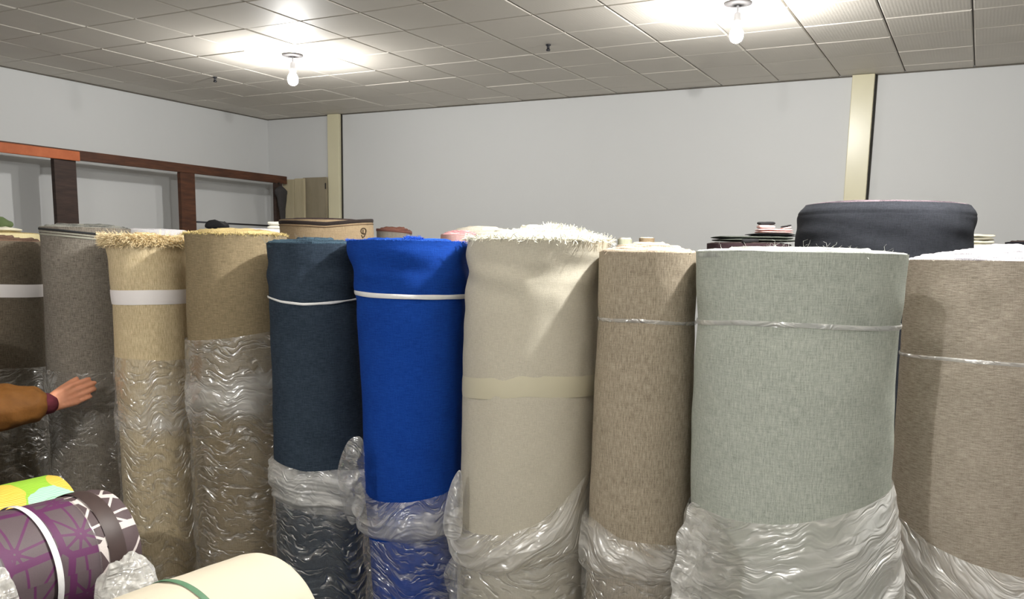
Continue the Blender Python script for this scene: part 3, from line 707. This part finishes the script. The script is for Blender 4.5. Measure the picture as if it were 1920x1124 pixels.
# ------------------------------------------------------------------ timber rack along the left wall
XK = -8.55
def rk(px, py): return atx(px, py, XK)
e = rk(538, 331); n0 = rk(-40, 268); ztop = (rk(300, 302).z+rk(480, 323.5).z)/2; zbot = rk(300, 318).z
rack = thing('timber_rack', Vector((XK, (e.y+n0.y)/2, 0)), 'long brown timber rack standing along the left wall', 'rack')
L = rack.location
def rbox(name, ya, yb, za, zb, xa, xb, mat, bev=.004):
    b = MB().box((((xa+xb)/2)-L.x, (ya+yb)/2-L.y, (za+zb)/2), (abs(xb-xa), abs(yb-ya), abs(zb-za)), bev=bev); return b.build(name, mat, rack)
yA = rk(147, 290).y
rbox('top_beam', n0.y-1, e.y, zbot, ztop, XK, XK-.06, M_wood)
rbox('orange_board', n0.y-1, yA, rk(60, 293).z, rk(60, 274).z, XK+.028, XK+.001, M_orange, .01)
rbox('shelf_board', n0.y-1, e.y, ztop-.05, ztop-.02, XK-.061, XK-.26, M_wood2)
for (pa, pb, m) in ((105, 146, M_wood2), (340, 367, M_wood), (518, 530, M_wood2)):
    ya, yb = rk(pa, 360).y, rk(pb, 360).y
    rbox('post', ya, yb, 0, zbot-.001, XK-.005, XK-.06, m)
rbox('lower_shelf', n0.y-1, e.y, .5, .54, XK-.061, XK-.55, M_wood2)
pz = rk(440, 420).z
b = MB().tube([Vector((-.03, rk(354, 414).y-L.y, pz)), Vector((-.03, rk(525, 426).y-L.y, pz))], .011, 10); b.build('hanging_rod', M_metal, rack, True)
hp = Vector((XK-.03, rk(424, 416).y, pz+.011))
hg = thing('coat_hanger', hp, 'thin wire coat hanger hooked on the rod of the timber rack', 'hanger')
MB().tube([(.02*math.cos(q*.5-.4), 0, -.008+.02*math.sin(q*.5-.4)) for q in range(9)]+[(0, 0, -.05)], .003, 6).build('hook', M_metal, hg, True)
MB().tube([(0, 0, -.05), (0, .2, -.12), (0, .21, -.13), (0, -.21, -.13), (0, -.2, -.12), (0, 0, -.05)], .003, 6).build('wire_frame', M_metal, hg, True)
# dark bag on the end post
bt = rk(515, 348); V, Fc = [], []; nu = 24; nv = 16
for i in range(nv+1):
    q = i/nv; z = -q*.52
    wd = interp([(0, .02), (.06, .07), (.14, .115), (.3, .085), (.6, .055), (1, .04)], q)[0]; dp = wd*.5
    for j in range(nu):
        a = 2*PI*j/nu; k = 1+.18*nz(math.cos(a)*1.5, math.sin(a)*1.5, q*5)
        V.append((math.sin(a)*dp*k, math.cos(a)*wd*k+.03*q, z))
for i in range(nv):
    for j in range(nu): q = i*nu+j; r_ = i*nu+(j+1) % nu; Fc.append([q, q+nu, r_+nu, r_])
Fc.append(list(range(nu))); Fc.append([nv*nu+j for j in range(nu)][::-1])
bag = thing('hanging_bag', Vector((XK+.1, rk(516, 350).y, rk(516, 349).z)), 'limp dark grey bag hanging from the end post of the timber rack', 'bag')
obj('bag_body', V, Fc, plain('dark_grey_cloth', (56, 54, 54), .9, 0, .25, 20, .5), bag)
MB().tube([(0, 0, -.01), (-.03, .01, .03), (-.05, .02, .05), (-.06, .02, .02)], .006, 8).build('bag_strap', p_black, bag, True)

# ------------------------------------------------------------------ boards leaning by the left column
def board(name, label, pa, pb, pt, y, th, mat, cat='board'):
    a = aty(pa, pt, y); c = aty(pb, pt, y); z = aty((pa+pb)/2, pt, y).z
    r = thing(name, Vector(((a.x+c.x)/2, y, 0)), label, cat)
    b = MB().box((0, 0, z/2), (abs(c.x-a.x), th, z), bev=.003); b.build('panel', mat, r)
    return r, abs(c.x-a.x), z
board('pale_plank', 'wide pale plank standing by the end of the timber rack', 531, 552, 337, YB-.16, .03, M_plank)
rr, w_, z_ = board('pale_plank', 'narrow pale plank standing beside the grey panel', 553.5, 571, 335, YB-.16, .035, M_plank)
rr, w_, z_ = board('grey_panel', 'grey brown wooden panel leaning left of the left steel column', 569, 613, 333, YB-.09, .03, M_ply)
MB().box((w_/2-.012, -.017, z_-.12), (.02, .006, .08)).build('hinge', M_dark, rr)

# ------------------------------------------------------------------ front left: rolls lying on a cutting table
UA = (HR*.518+HF*.855).normalized(); NA = Vector((-UA.y, UA.x, 0)); ZA = Vector((0, 0, 1))
TZ = .69
tc = UA*.6+NA*1.7; tc.z = 0
tab = thing('cutting_table', tc, 'low dark cutting table under the lying rolls at the lower left', 'table')
rotU = Matrix((UA, NA, ZA)).transposed()
MB().box((0, 0, TZ-.02), (1.0, 1.4, .04), rotU, .004).build('tabletop', M_wood2, tab)
for sx in (-1, 1):
    for sy in (-1, 1):
        MB().box(UA*(.45*sx)+NA*(.65*sy)+ZA*((TZ-.04)/2), (.06, .06, TZ-.04), rotU, .003).build('leg', M_wood2, tab)

def lying(name, label, E, r, length, mat, endm, amp=.002, cat='fabric roll', flat=0.0, rim=.012, axis=None, group='fabric rolls lying on the table'):
    ax = axis or UA; nn = Vector((-ax.y, ax.x, 0))
    t = thing(name, Vector((E.x, E.y, E.z)), label, cat, group); V, UV, Fc = [], [], []; nu, nv = 96, 60
    def P(v, th, off=0.0, rr=None):
        q = (r if rr is None else rr)+off
        return -ax*v + (-nn*math.cos(th)+ZA*math.sin(th))*q
    for i in range(nv+1):
        v = length*i/nv
        edge = min(1, (v+.002)/rim) if rim else 1
        for j in range(nu+1):
            th = 2*PI*j/nu; jj = th if j < nu else 0
            off = amp*(nz(math.cos(jj)*2, math.sin(jj)*2, v*7)+.4*nz(math.cos(jj)*5, math.sin(jj)*5, v*20))-(1-math.sqrt(max(0, 1-(1-edge)**2)))*rim*.8
            V.append(P(v, th, off)); UV.append((th*r, v))
    for i in range(nv):
        for j in range(nu): q = i*(nu+1)+j; Fc.append([q, q+nu+1, q+nu+2, q+1])
    obj('fabric_winding', V, Fc, mat, t, UV)
    for (v0, sg) in ((0.0, 1), (length, -1)):
        V, UV, Fc = [], [], []; K = 10
        for k in range(K+1):
            rr = (r-(.8*rim if sg > 0 else 0))*(1-k/K)+.001
            for j in range(nu):
                th = 2*PI*j/nu; V.append(P(v0+sg*(.0015*(k % 2)-.0), th, 0, rr)); UV.append((th*r, rr))
        for k in range(K):
            for j in range(nu):
                q = k*nu+j; r_ = k*nu+(j+1) % nu; Fc.append([q, r_, r_+nu, q+nu] if sg > 0 else [q, q+nu, r_+nu, r_])
        obj('roll_end', V, Fc, endm, t, UV)
    def ring(v, w, mat, name='strap', off=.003, tilt=0.0):
        V, Fc = [], []
        for j in range(nu):
            th = 2*PI*j/nu
            for k, (dv, o) in enumerate(((-.5, 0), (-.25, .0012), (.25, .0012), (.5, 0))):
                V.append(P(v+dv*w+tilt*math.sin(th), th, off+o))
        for j in range(nu):
            for k in range(3): a = j*4+k; b2 = ((j+1) % nu)*4+k; Fc.append([a, a+1, b2+1, b2])
        return obj(name, V, Fc, mat, t)
    return t, P, ring

def purple_mat():
    t = NT('purple_fan_print'); uv = t.uv()
    sep = t.n('SeparateXYZ', {0: uv}); v = sep.outputs[1]
    S = 8.5
    sc_ = t.mapping(uv, (S, S, 1), (.37, .12, 0))
    vo = t.n('TexVoronoi', {'Vector': sc_, 'Scale': 1.0, 'Randomness': .55}, voronoi_dimensions='2D', feature='F1')
    ed = t.n('TexVoronoi', {'Vector': sc_, 'Scale': 1.0, 'Randomness': .55}, voronoi_dimensions='2D', feature='DISTANCE_TO_EDGE').outputs['Distance']
    d = t.n('VectorMath', {0: sc_, 1: vo.outputs['Position']}, operation='SUBTRACT').outputs[0]
    ds = t.n('SeparateXYZ', {0: t.n('VectorMath', {0: d, 1: (.28, -.2, 0)}, operation='ADD').outputs[0]})
    ang = t.math('ARCTAN2', ds.outputs[1], ds.outputs[0])
    rad = t.math('POWER', t.math('ADD', t.math('POWER', ds.outputs[0], 2.0), t.math('POWER', ds.outputs[1], 2.0)), .5)
    spoke = t.math('MULTIPLY', t.math('ABSOLUTE', t.math('SINE', t.math('MULTIPLY', ang, 4.5))), rad)
    line = t.math('MAXIMUM', t.math('LESS_THAN', ed, .07), t.math('MULTIPLY', t.math('LESS_THAN', spoke, .11), t.math('LESS_THAN', t.math('MULTIPLY', rad, -1.0), -.02)))
    near = t.math('LESS_THAN', v, .105)
    base = t.mix(near, lin((92, 80, 84)), lin((82, 68, 70)))
    ln = t.mix(near, lin((92, 42, 84)), lin((214, 204, 200)))
    f = t.noise(t.mapping(uv, (300, 300, 1)), 1, 2)
    col = t.mix(t.math('MULTIPLY', f, .25), t.mix(line, base, ln), (.02, .015, .02, 1))
    return t.pbr(col, .6, 0, None, 0, .3)
Ec = at(204, 1044, 2.0); Ec.z = TZ+.1375
t, P, ring = lying('fabric_roll', 'dark purple roll with a pale fan line print, tied with white and grey straps', Ec, .131, .95, purple_mat(), end_mat('purple_end', (70, 58, 62), (120, 108, 108)))
ring(.063, .042, plain('dark_brown_band', (62, 50, 48), .5, 0, .1, 20), 'dark_band')
ring(.2, .014, M_strap, 'strap', .004, .004)
ring(.335, .05, plain('grey_band', (104, 102, 104), .45, 0, .1, 20), 'grey_band')
ring(.106, .004, M_clear, 'clear_tape').data.attributes.new('milk', 'FLOAT', 'POINT')

def floral_mat():
    t = NT('floral_print'); uv = t.uv()
    nzv = t.n('TexNoise', {'Vector': uv, 'Scale': 16.0, 'Detail': 3.0}).outputs['Color']
    wv = t.n('VectorMath', {0: uv, 1: t.n('VectorMath', {0: nzv, 1: (.035, .035, 0)}, operation='MULTIPLY').outputs[0]}, operation='ADD').outputs[0]
    sep = t.n('SeparateXYZ', {0: wv}); u, v = sep.outputs[0], sep.outputs[1]
    def blob(cu, cv, ru, rv):
        a = t.math('POWER', t.math('DIVIDE', t.math('SUBTRACT', u, cu), ru), 2.0)
        b2 = t.math('POWER', t.math('DIVIDE', t.math('SUBTRACT', v, cv), rv), 2.0)
        return t.math('LESS_THAN', t.math('ADD', a, b2), 1.0)
    pet = t.n('TexWave', {'Vector': t.mapping(uv, (60, 14, 1)), 'Scale': 1.0, 'Distortion': 4.0}, wave_type='BANDS').outputs[1]
    yel = t.mix(pet, lin((206, 160, 40)), lin((244, 214, 104)))
    grn = t.mix(pet, lin((128, 176, 44)), lin((160, 204, 72)))
    aqu = t.mix(pet, lin((140, 206, 168)), lin((188, 228, 200)))
    col = lin((34, 33, 38))
    F0 = .105
    # u: 0 faces the viewer side, growing towards the top of the roll (quarter turn = F0*pi/2)
    col = t.mix(blob(.165, .10, .09, .19), col, grn)
    col = t.mix(blob(.155, .01, .055, .055), col, yel)
    col = t.mix(blob(.15, .215, .085, .075), col, yel)
    col = t.mix(blob(.085, .085, .052, .066), col, aqu)
    col = t.mix(blob(.08, .015, .03, .03), col, aqu)
    col = t.mix(blob(.155, .42, .07, .09), col, yel)
    col = t.mix(blob(.07, .55, .06, .07), col, aqu)
    return t.pbr(col, .6, 0, None, 0, .3)
Ec = at(112, 978, 2.3)
t, P, ring = lying('fabric_roll', 'black roll printed with yellow flowers and aqua leaves, behind the purple roll', Vector((Ec.x, Ec.y, TZ+.112)), .11, .8, floral_mat(), e_dark)
Ec = at(524, 1186, 1.55)
M_creamroll = plain('smooth_cream_cloth', (192, 183, 164), .75, 0, .02, 5, .0)
A2 = (HR*.54+HF*.84).normalized()
t, P, ring = lying('fabric_roll', 'smooth cream roll with a green strap lying at the bottom of the picture', Vector((Ec.x, Ec.y, TZ+.146)), .14, .8, M_creamroll, e_pale, .003, axis=A2, rim=.045)
ring(.2, .012, plain('green_strap', (84, 118, 92), .5, 0, .1, 30), 'strap', .0022, .01)

def crumple(name, label, c, rad, seed, mat, cat='plastic bag'):
    b = bmesh.new(); bmesh.ops.create_icosphere(b, subdivisions=6, radius=1)
    MK, V = [], []
    b.verts.ensure_lookup_table()
    for v in b.verts:
        d = v.co.normalized(); n1 = noise.noise(d*1.6+Vector((seed, 0, 0))); r1 = 1-abs(noise.noise(d*3.2+Vector((seed, 3, 0))))*2; r2 = 1-abs(noise.noise(d*7+Vector((0, seed, 0))))*2
        k = 1+.2*n1+.09*r1+.02*r2
        p = Vector((d.x*rad[0], d.y*rad[1], d.z*rad[2]))*k
        p.z = max(p.z, -rad[2]*.72); V.append(p); MK.append(max(.08, min(.7, .34+.2*r2)))
    Fc = [[v.index for v in f.verts] for f in b.faces]; b.free()
    t = thing(name, c, label, cat)
    zmin = min(p.z for p in V)
    obj('film_skin', V, Fc, mat, t, [(p.x*1.3+seed, p.z*1.3) for p in V], MK)
    V2 = [p*.72 for p in V]
    obj('inner_folds', V2, Fc, mat, t, [(p.x*1.6+1, p.z*1.6) for p in V], MK)
    k = TZ-(c.z+zmin)
    t.location.z += k
FILMB = film_mat('bag_film', (1, .99, .96), .1, 1.0)
crumple('plastic_bag', 'crumpled clear plastic bag between the purple and cream rolls', at(244, 1150, 1.68), (.062, .062, .12), 3.3, FILMB)
crumple('plastic_bag', 'small milky plastic bag in front of the purple roll', at(150, 1172, 1.5), (.05, .05, .1), 8.1, FILMB)
crumple('plastic_bag', 'clear plastic bag at the lower left corner of the picture', at(-22, 1120, 1.55), (.05, .05, .14), 5.7, FILMB)

# ------------------------------------------------------------------ the person reaching in from the left
def cap(bm, p, q, r1, r2, sub=2):
    t_ = bmesh.new()
    for (c, r) in ((p, r1), (q, r2)):
        bmesh.ops.create_icosphere(t_, subdivisions=sub, radius=r, matrix=Matrix.Translation(c))
    res = bmesh.ops.convex_hull(t_, input=list(t_.verts))
    bmesh.ops.delete(t_, geom=[x for x in set(res['geom_interior']+res['geom_unused']) if isinstance(x, bmesh.types.BMVert)], context='VERTS')
    me = bpy.data.meshes.new('tmp'); t_.to_mesh(me); t_.free(); bm.from_mesh(me); bpy.data.meshes.remove(me)
def ell(bm, c, rad, rot=None):
    mt = Matrix.Translation(c) @ (rot or Matrix.Identity(3)).to_4x4() @ Matrix.Diagonal((*rad, 1))
    bmesh.ops.create_icosphere(bm, subdivisions=3, radius=1, matrix=mt)
def fuse(name, bm, voxel, mat, parent, smooth=4, wr=0.0, wf=18):
    me = bpy.data.meshes.new(name); bm.to_mesh(me); bm.free()
    o = bpy.data.objects.new(name, me); C.objects.link(o)
    m = o.modifiers.new('r', 'REMESH'); m.mode = 'VOXEL'; m.voxel_size = voxel
    m = o.modifiers.new('s', 'SMOOTH'); m.iterations = smooth; m.factor = .5
    dg = bpy.context.evaluated_depsgraph_get(); me2 = bpy.data.meshes.new_from_object(o.evaluated_get(dg))
    bpy.data.objects.remove(o)
    if wr:
        co = [v.co.copy() for v in me2.vertices]; no = [v.normal.copy() for v in me2.vertices]
        for v, c, n_ in zip(me2.vertices, co, no):
            v.co = c+n_*wr*(noise.noise(c*wf)+.6*(1-2*abs(noise.noise(c*wf*1.7+Vector((5, 1, 2))))))
    me2.name = name; me2.materials.clear(); me2.materials.append(mat)
    me2.polygons.foreach_set('use_smooth', [True]*len(me2.polygons))
    o = bpy.data.objects.new(name, me2); C.objects.link(o); o.parent = parent
    return o
PB = RF(-1.96, 2.44, 0)
person = thing('person', PB, 'person in a mustard brown jacket reaching from the left to the grey roll', 'person')
def Q(R, F, z): return RF(R, F, z)-PB
wr_ = at(93, 757, 2.83)-PB; kn = at(132, 742, 2.87)-PB
ax_ = (kn-wr_).normalized(); ov = (at(132, 720, 2.9)-at(140, 760, 2.9)).normalized(); ov = (ov-ax_*ov.dot(ax_)).normalized(); bk = ax_.cross(ov)
if bk.dot(HF) > 0: bk = -bk            # bk: back of the hand, towards the viewer
el = Q(-1.74, 2.68, wr_.z-.004); sh = Q(-1.73, 2.5, 1.36)
bm = bmesh.new()
# head facing away to the right, neck, trunk
hd = Q(-1.94, 2.5, 1.6)
fdir = (HF*.75+HR*.65).normalized(); sdir = Vector((-fdir.y, fdir.x, 0))
ell(bm, hd+Vector((0, 0, .01)), (.078, .1, .115), Matrix((sdir, fdir, ZA)).transposed())
ell(bm, hd+fdir*.028+Vector((0, 0, -.07)), (.056, .06, .06), Matrix((sdir, fdir, ZA)).transposed())
cap(bm, hd+fdir*.09+Vector((0, 0, .012)), hd+fdir*.112+Vector((0, 0, -.022)), .009, .015)
cap(bm, hd+fdir*.085+sdir*.02+Vector((0, 0, -.062)), hd+fdir*.085-sdir*.02+Vector((0, 0, -.062)), .009, .009)
for sg in (-1, 1):
    ell(bm, hd+sdir*.08*sg-fdir*.005, (.012, .02, .034), Matrix((sdir, fdir, ZA)).transposed())
    cap(bm, hd+fdir*.088+sdir*.032*sg+Vector((0, 0, .03)), hd+fdir*.09+sdir*.014*sg+Vector((0, 0, .032)), .01, .01)
cap(bm, hd+Vector((0, 0, -.06)), Q(-1.95, 2.47, 1.4), .055, .062)
ch = Q(-1.96, 2.45, 1.26); pv = Q(-1.97, 2.43, .92)
ell(bm, ch, (.17, .11, .2), Matrix((sdir, fdir, ZA)).transposed()); ell(bm, pv+Vector((0, 0, .06)), (.155, .11, .2), Matrix((sdir, fdir, ZA)).transposed())
cap(bm, sh, el, .052, .042); cap(bm, el, wr_, .042, .027)
cap(bm, ch+Vector((0, 0, .12)), sh, .07, .055)
shl = ch-(sh-ch)*1.0; shl.z = sh.z; ell_ = shl+Vector((0, 0, -.3))+fdir*.03; wrl = ell_+Vector((0, 0, -.24))+fdir*.08
cap(bm, ch+Vector((0, 0, .12)), shl, .07, .055); cap(bm, shl, ell_, .05, .04); cap(bm, ell_, wrl, .04, .027)
# the left hand hangs down, the right hand lies on the roll
def hand(bm, w, a, o_, b_, spread=1.0, curl=.1, k_=1.0):
    "w wrist, a along the hand, o_ towards the thumb side, b_ towards the back of the hand"
    for k in (-1, -.33, .33, 1): cap(bm, w+o_*.017*k*k_, w+(a*.084+o_*.03*k)*k_, .0145, .0122)
    base = [(.033, .086, .072), (.011, .09, .080), (-.011, .088, .074), (-.032, .08, .058)]
    for q, (ox, al, ln) in enumerate(base):
        p = w+(a*al+o_*ox)*k_; d = (a+o_*(ox*1.6*spread)-b_*curl*.4).normalized(); rr_ = (.0098, .0102, .0098, .0086)[q]
        for sg_, (fr, k) in enumerate(((.45, .0), (.3, 1.0), (.25, 1.6))):
            e_ = p+d*ln*fr*k_; cap(bm, p, e_, rr_, rr_*.92, 2); p = e_; rr_ *= .92; d = (d-b_*curl*(.6+.4*k)).normalized()
    p = w+(a*.022+o_*.02)*k_; d = (a*.9+o_*.3-b_*.3).normalized(); e_ = p+d*.045*k_; cap(bm, p, e_, .0155, .0118); d = (a*.96+o_*.22-b_*.1).normalized(); e2 = e_+d*.032; cap(bm, e_, e2, .0115, .0105); cap(bm, e2, e2+d*.022, .0105, .0085)
hand(bm, wr_, ax_, ov, bk, -.12, .09, .9)
dn = Vector((0, 0, -1)); hand(bm, wrl, dn, fdir, -sdir if (shl-ch).dot(sdir) < 0 else sdir, .4, .25)
feet = []
for sg in (-1, 1):
    hp_ = pv+sdir*.09*sg; k_ = hp_+Vector((0, 0, -.42))+fdir*.02; an = k_+Vector((0, 0, -.40))-fdir*.02; an.z = .09
    cap(bm, hp_, k_, .085, .058); cap(bm, k_, an, .056, .038); feet.append((hp_, k_, an))
    cap(bm, an+Vector((0, 0, -.03)), an+fdir*.15+Vector((0, 0, -.055)), .04, .026)
def skin_mat():
    t = NT('skin'); n = t.noise(t.obj(), 40, 3)
    return t.surf(t.n('BsdfPrincipled', {'Base Color': t.mix(n, lin((196, 132, 100)), lin((212, 150, 120))), 'Roughness': .55, 'Subsurface Weight': .12, 'Subsurface Radius': (.01, .004, .002)}).outputs[0])
fuse('body', bm, .0042, skin_mat(), person, 3)
jm = plain('mustard_brown_jacket', (104, 66, 22), .75, 0, .35, 26, .35)
bm = bmesh.new()
jd = (wr_-el).normalized()
ell(bm, ch, (.2, .15, .23), Matrix((sdir, fdir, ZA)).transposed()); ell(bm, pv+Vector((0, 0, .08)), (.195, .155, .2), Matrix((sdir, fdir, ZA)).transposed())
cap(bm, ch+Vector((0, 0, .11)), sh, .095, .082); cap(bm, sh, el, .086, .078)
cap(bm, el, el+(wr_-el)*.55, .078, .074); cap(bm, el+(wr_-el)*.55, wr_-jd*.062, .072, .062); cap(bm, wr_-jd*.06, wr_-jd*.045, .058, .05)
cap(bm, ch+Vector((0, 0, .11)), shl, .095, .08); cap(bm, shl, ell_, .08, .07); cap(bm, ell_, wrl+(ell_-wrl).normalized()*.04, .07, .055)
cap(bm, Q(-1.95, 2.47, 1.39), Q(-1.945, 2.48, 1.45), .085, .08)
fuse('jacket', bm, .0075, jm, person, 3, .008, 14)
bm = bmesh.new(); cap(bm, wr_-jd*.04, wr_-jd*.006, .04, .036); fuse('cuff', bm, .004, plain('maroon_knit_cuff', (84, 30, 40), .9, 0, .2, 80, .4), person, 2)
bm = bmesh.new(); cap(bm, wrl+Vector((0, 0, .03)), wrl+Vector((0, 0, .008)), .04, .036); fuse('cuff', bm, .004, bpy.data.materials['maroon_knit_cuff'], person, 2)
bm = bmesh.new(); ell(bm, pv+Vector((0, 0, .03)), (.17, .125, .14), Matrix((sdir, fdir, ZA)).transposed())
for (a, k_, an) in feet: cap(bm, a, k_, .1, .078); cap(bm, k_, an, .075, .06)
fuse('trousers', bm, .008, plain('dark_trousers', (40, 42, 50), .9, 0, .2, 20, .3), person, 3, .005, 12)
for (a, k_, an) in feet:
    bm = bmesh.new(); f0 = Vector((an.x, an.y, 0))
    cap(bm, f0-fdir*.045+Vector((0, 0, .048)), f0+fdir*.16+Vector((0, 0, .04)), .047, .038); fuse('shoe', bm, .006, p_black, person, 2)
bm = bmesh.new(); ell(bm, hd+Vector((0, 0, .035))-fdir*.018, (.088, .103, .105), Matrix((sdir, fdir, ZA)).transposed())
fuse('hair', bm, .006, plain('black_hair', (24, 20, 18), .6, 0, .3, 60, .6), person, 1, .003, 50)
for sg in (-1, 1):
    bm = bmesh.new(); ell(bm, hd+fdir*.086+sdir*.03*sg+Vector((0, 0, .012)), (.011, .011, .011)); fuse('eye', bm, .002, plain('eye_%s' % ('left' if sg > 0 else 'right'), (40, 28, 22), .2), person, 1)
#@@END
# ------------------------------------------------------------------ look
sc = bpy.context.scene
sc.view_settings.view_transform = 'Standard'; sc.view_settings.look = 'None'
sc.view_settings.exposure = 0.0
w = bpy.data.worlds.new('world'); sc.world = w; w.use_nodes = True
w.node_tree.nodes['Background'].inputs[0].default_value = (.5, .5, .52, 1); w.node_tree.nodes['Background'].inputs[1].default_value = .3
sc.cycles.use_denoising = True
sc.cycles.transparent_max_bounces = 16
sc.cycles.sample_clamp_indirect = 6
sc.cycles.sample_clamp_direct = 0
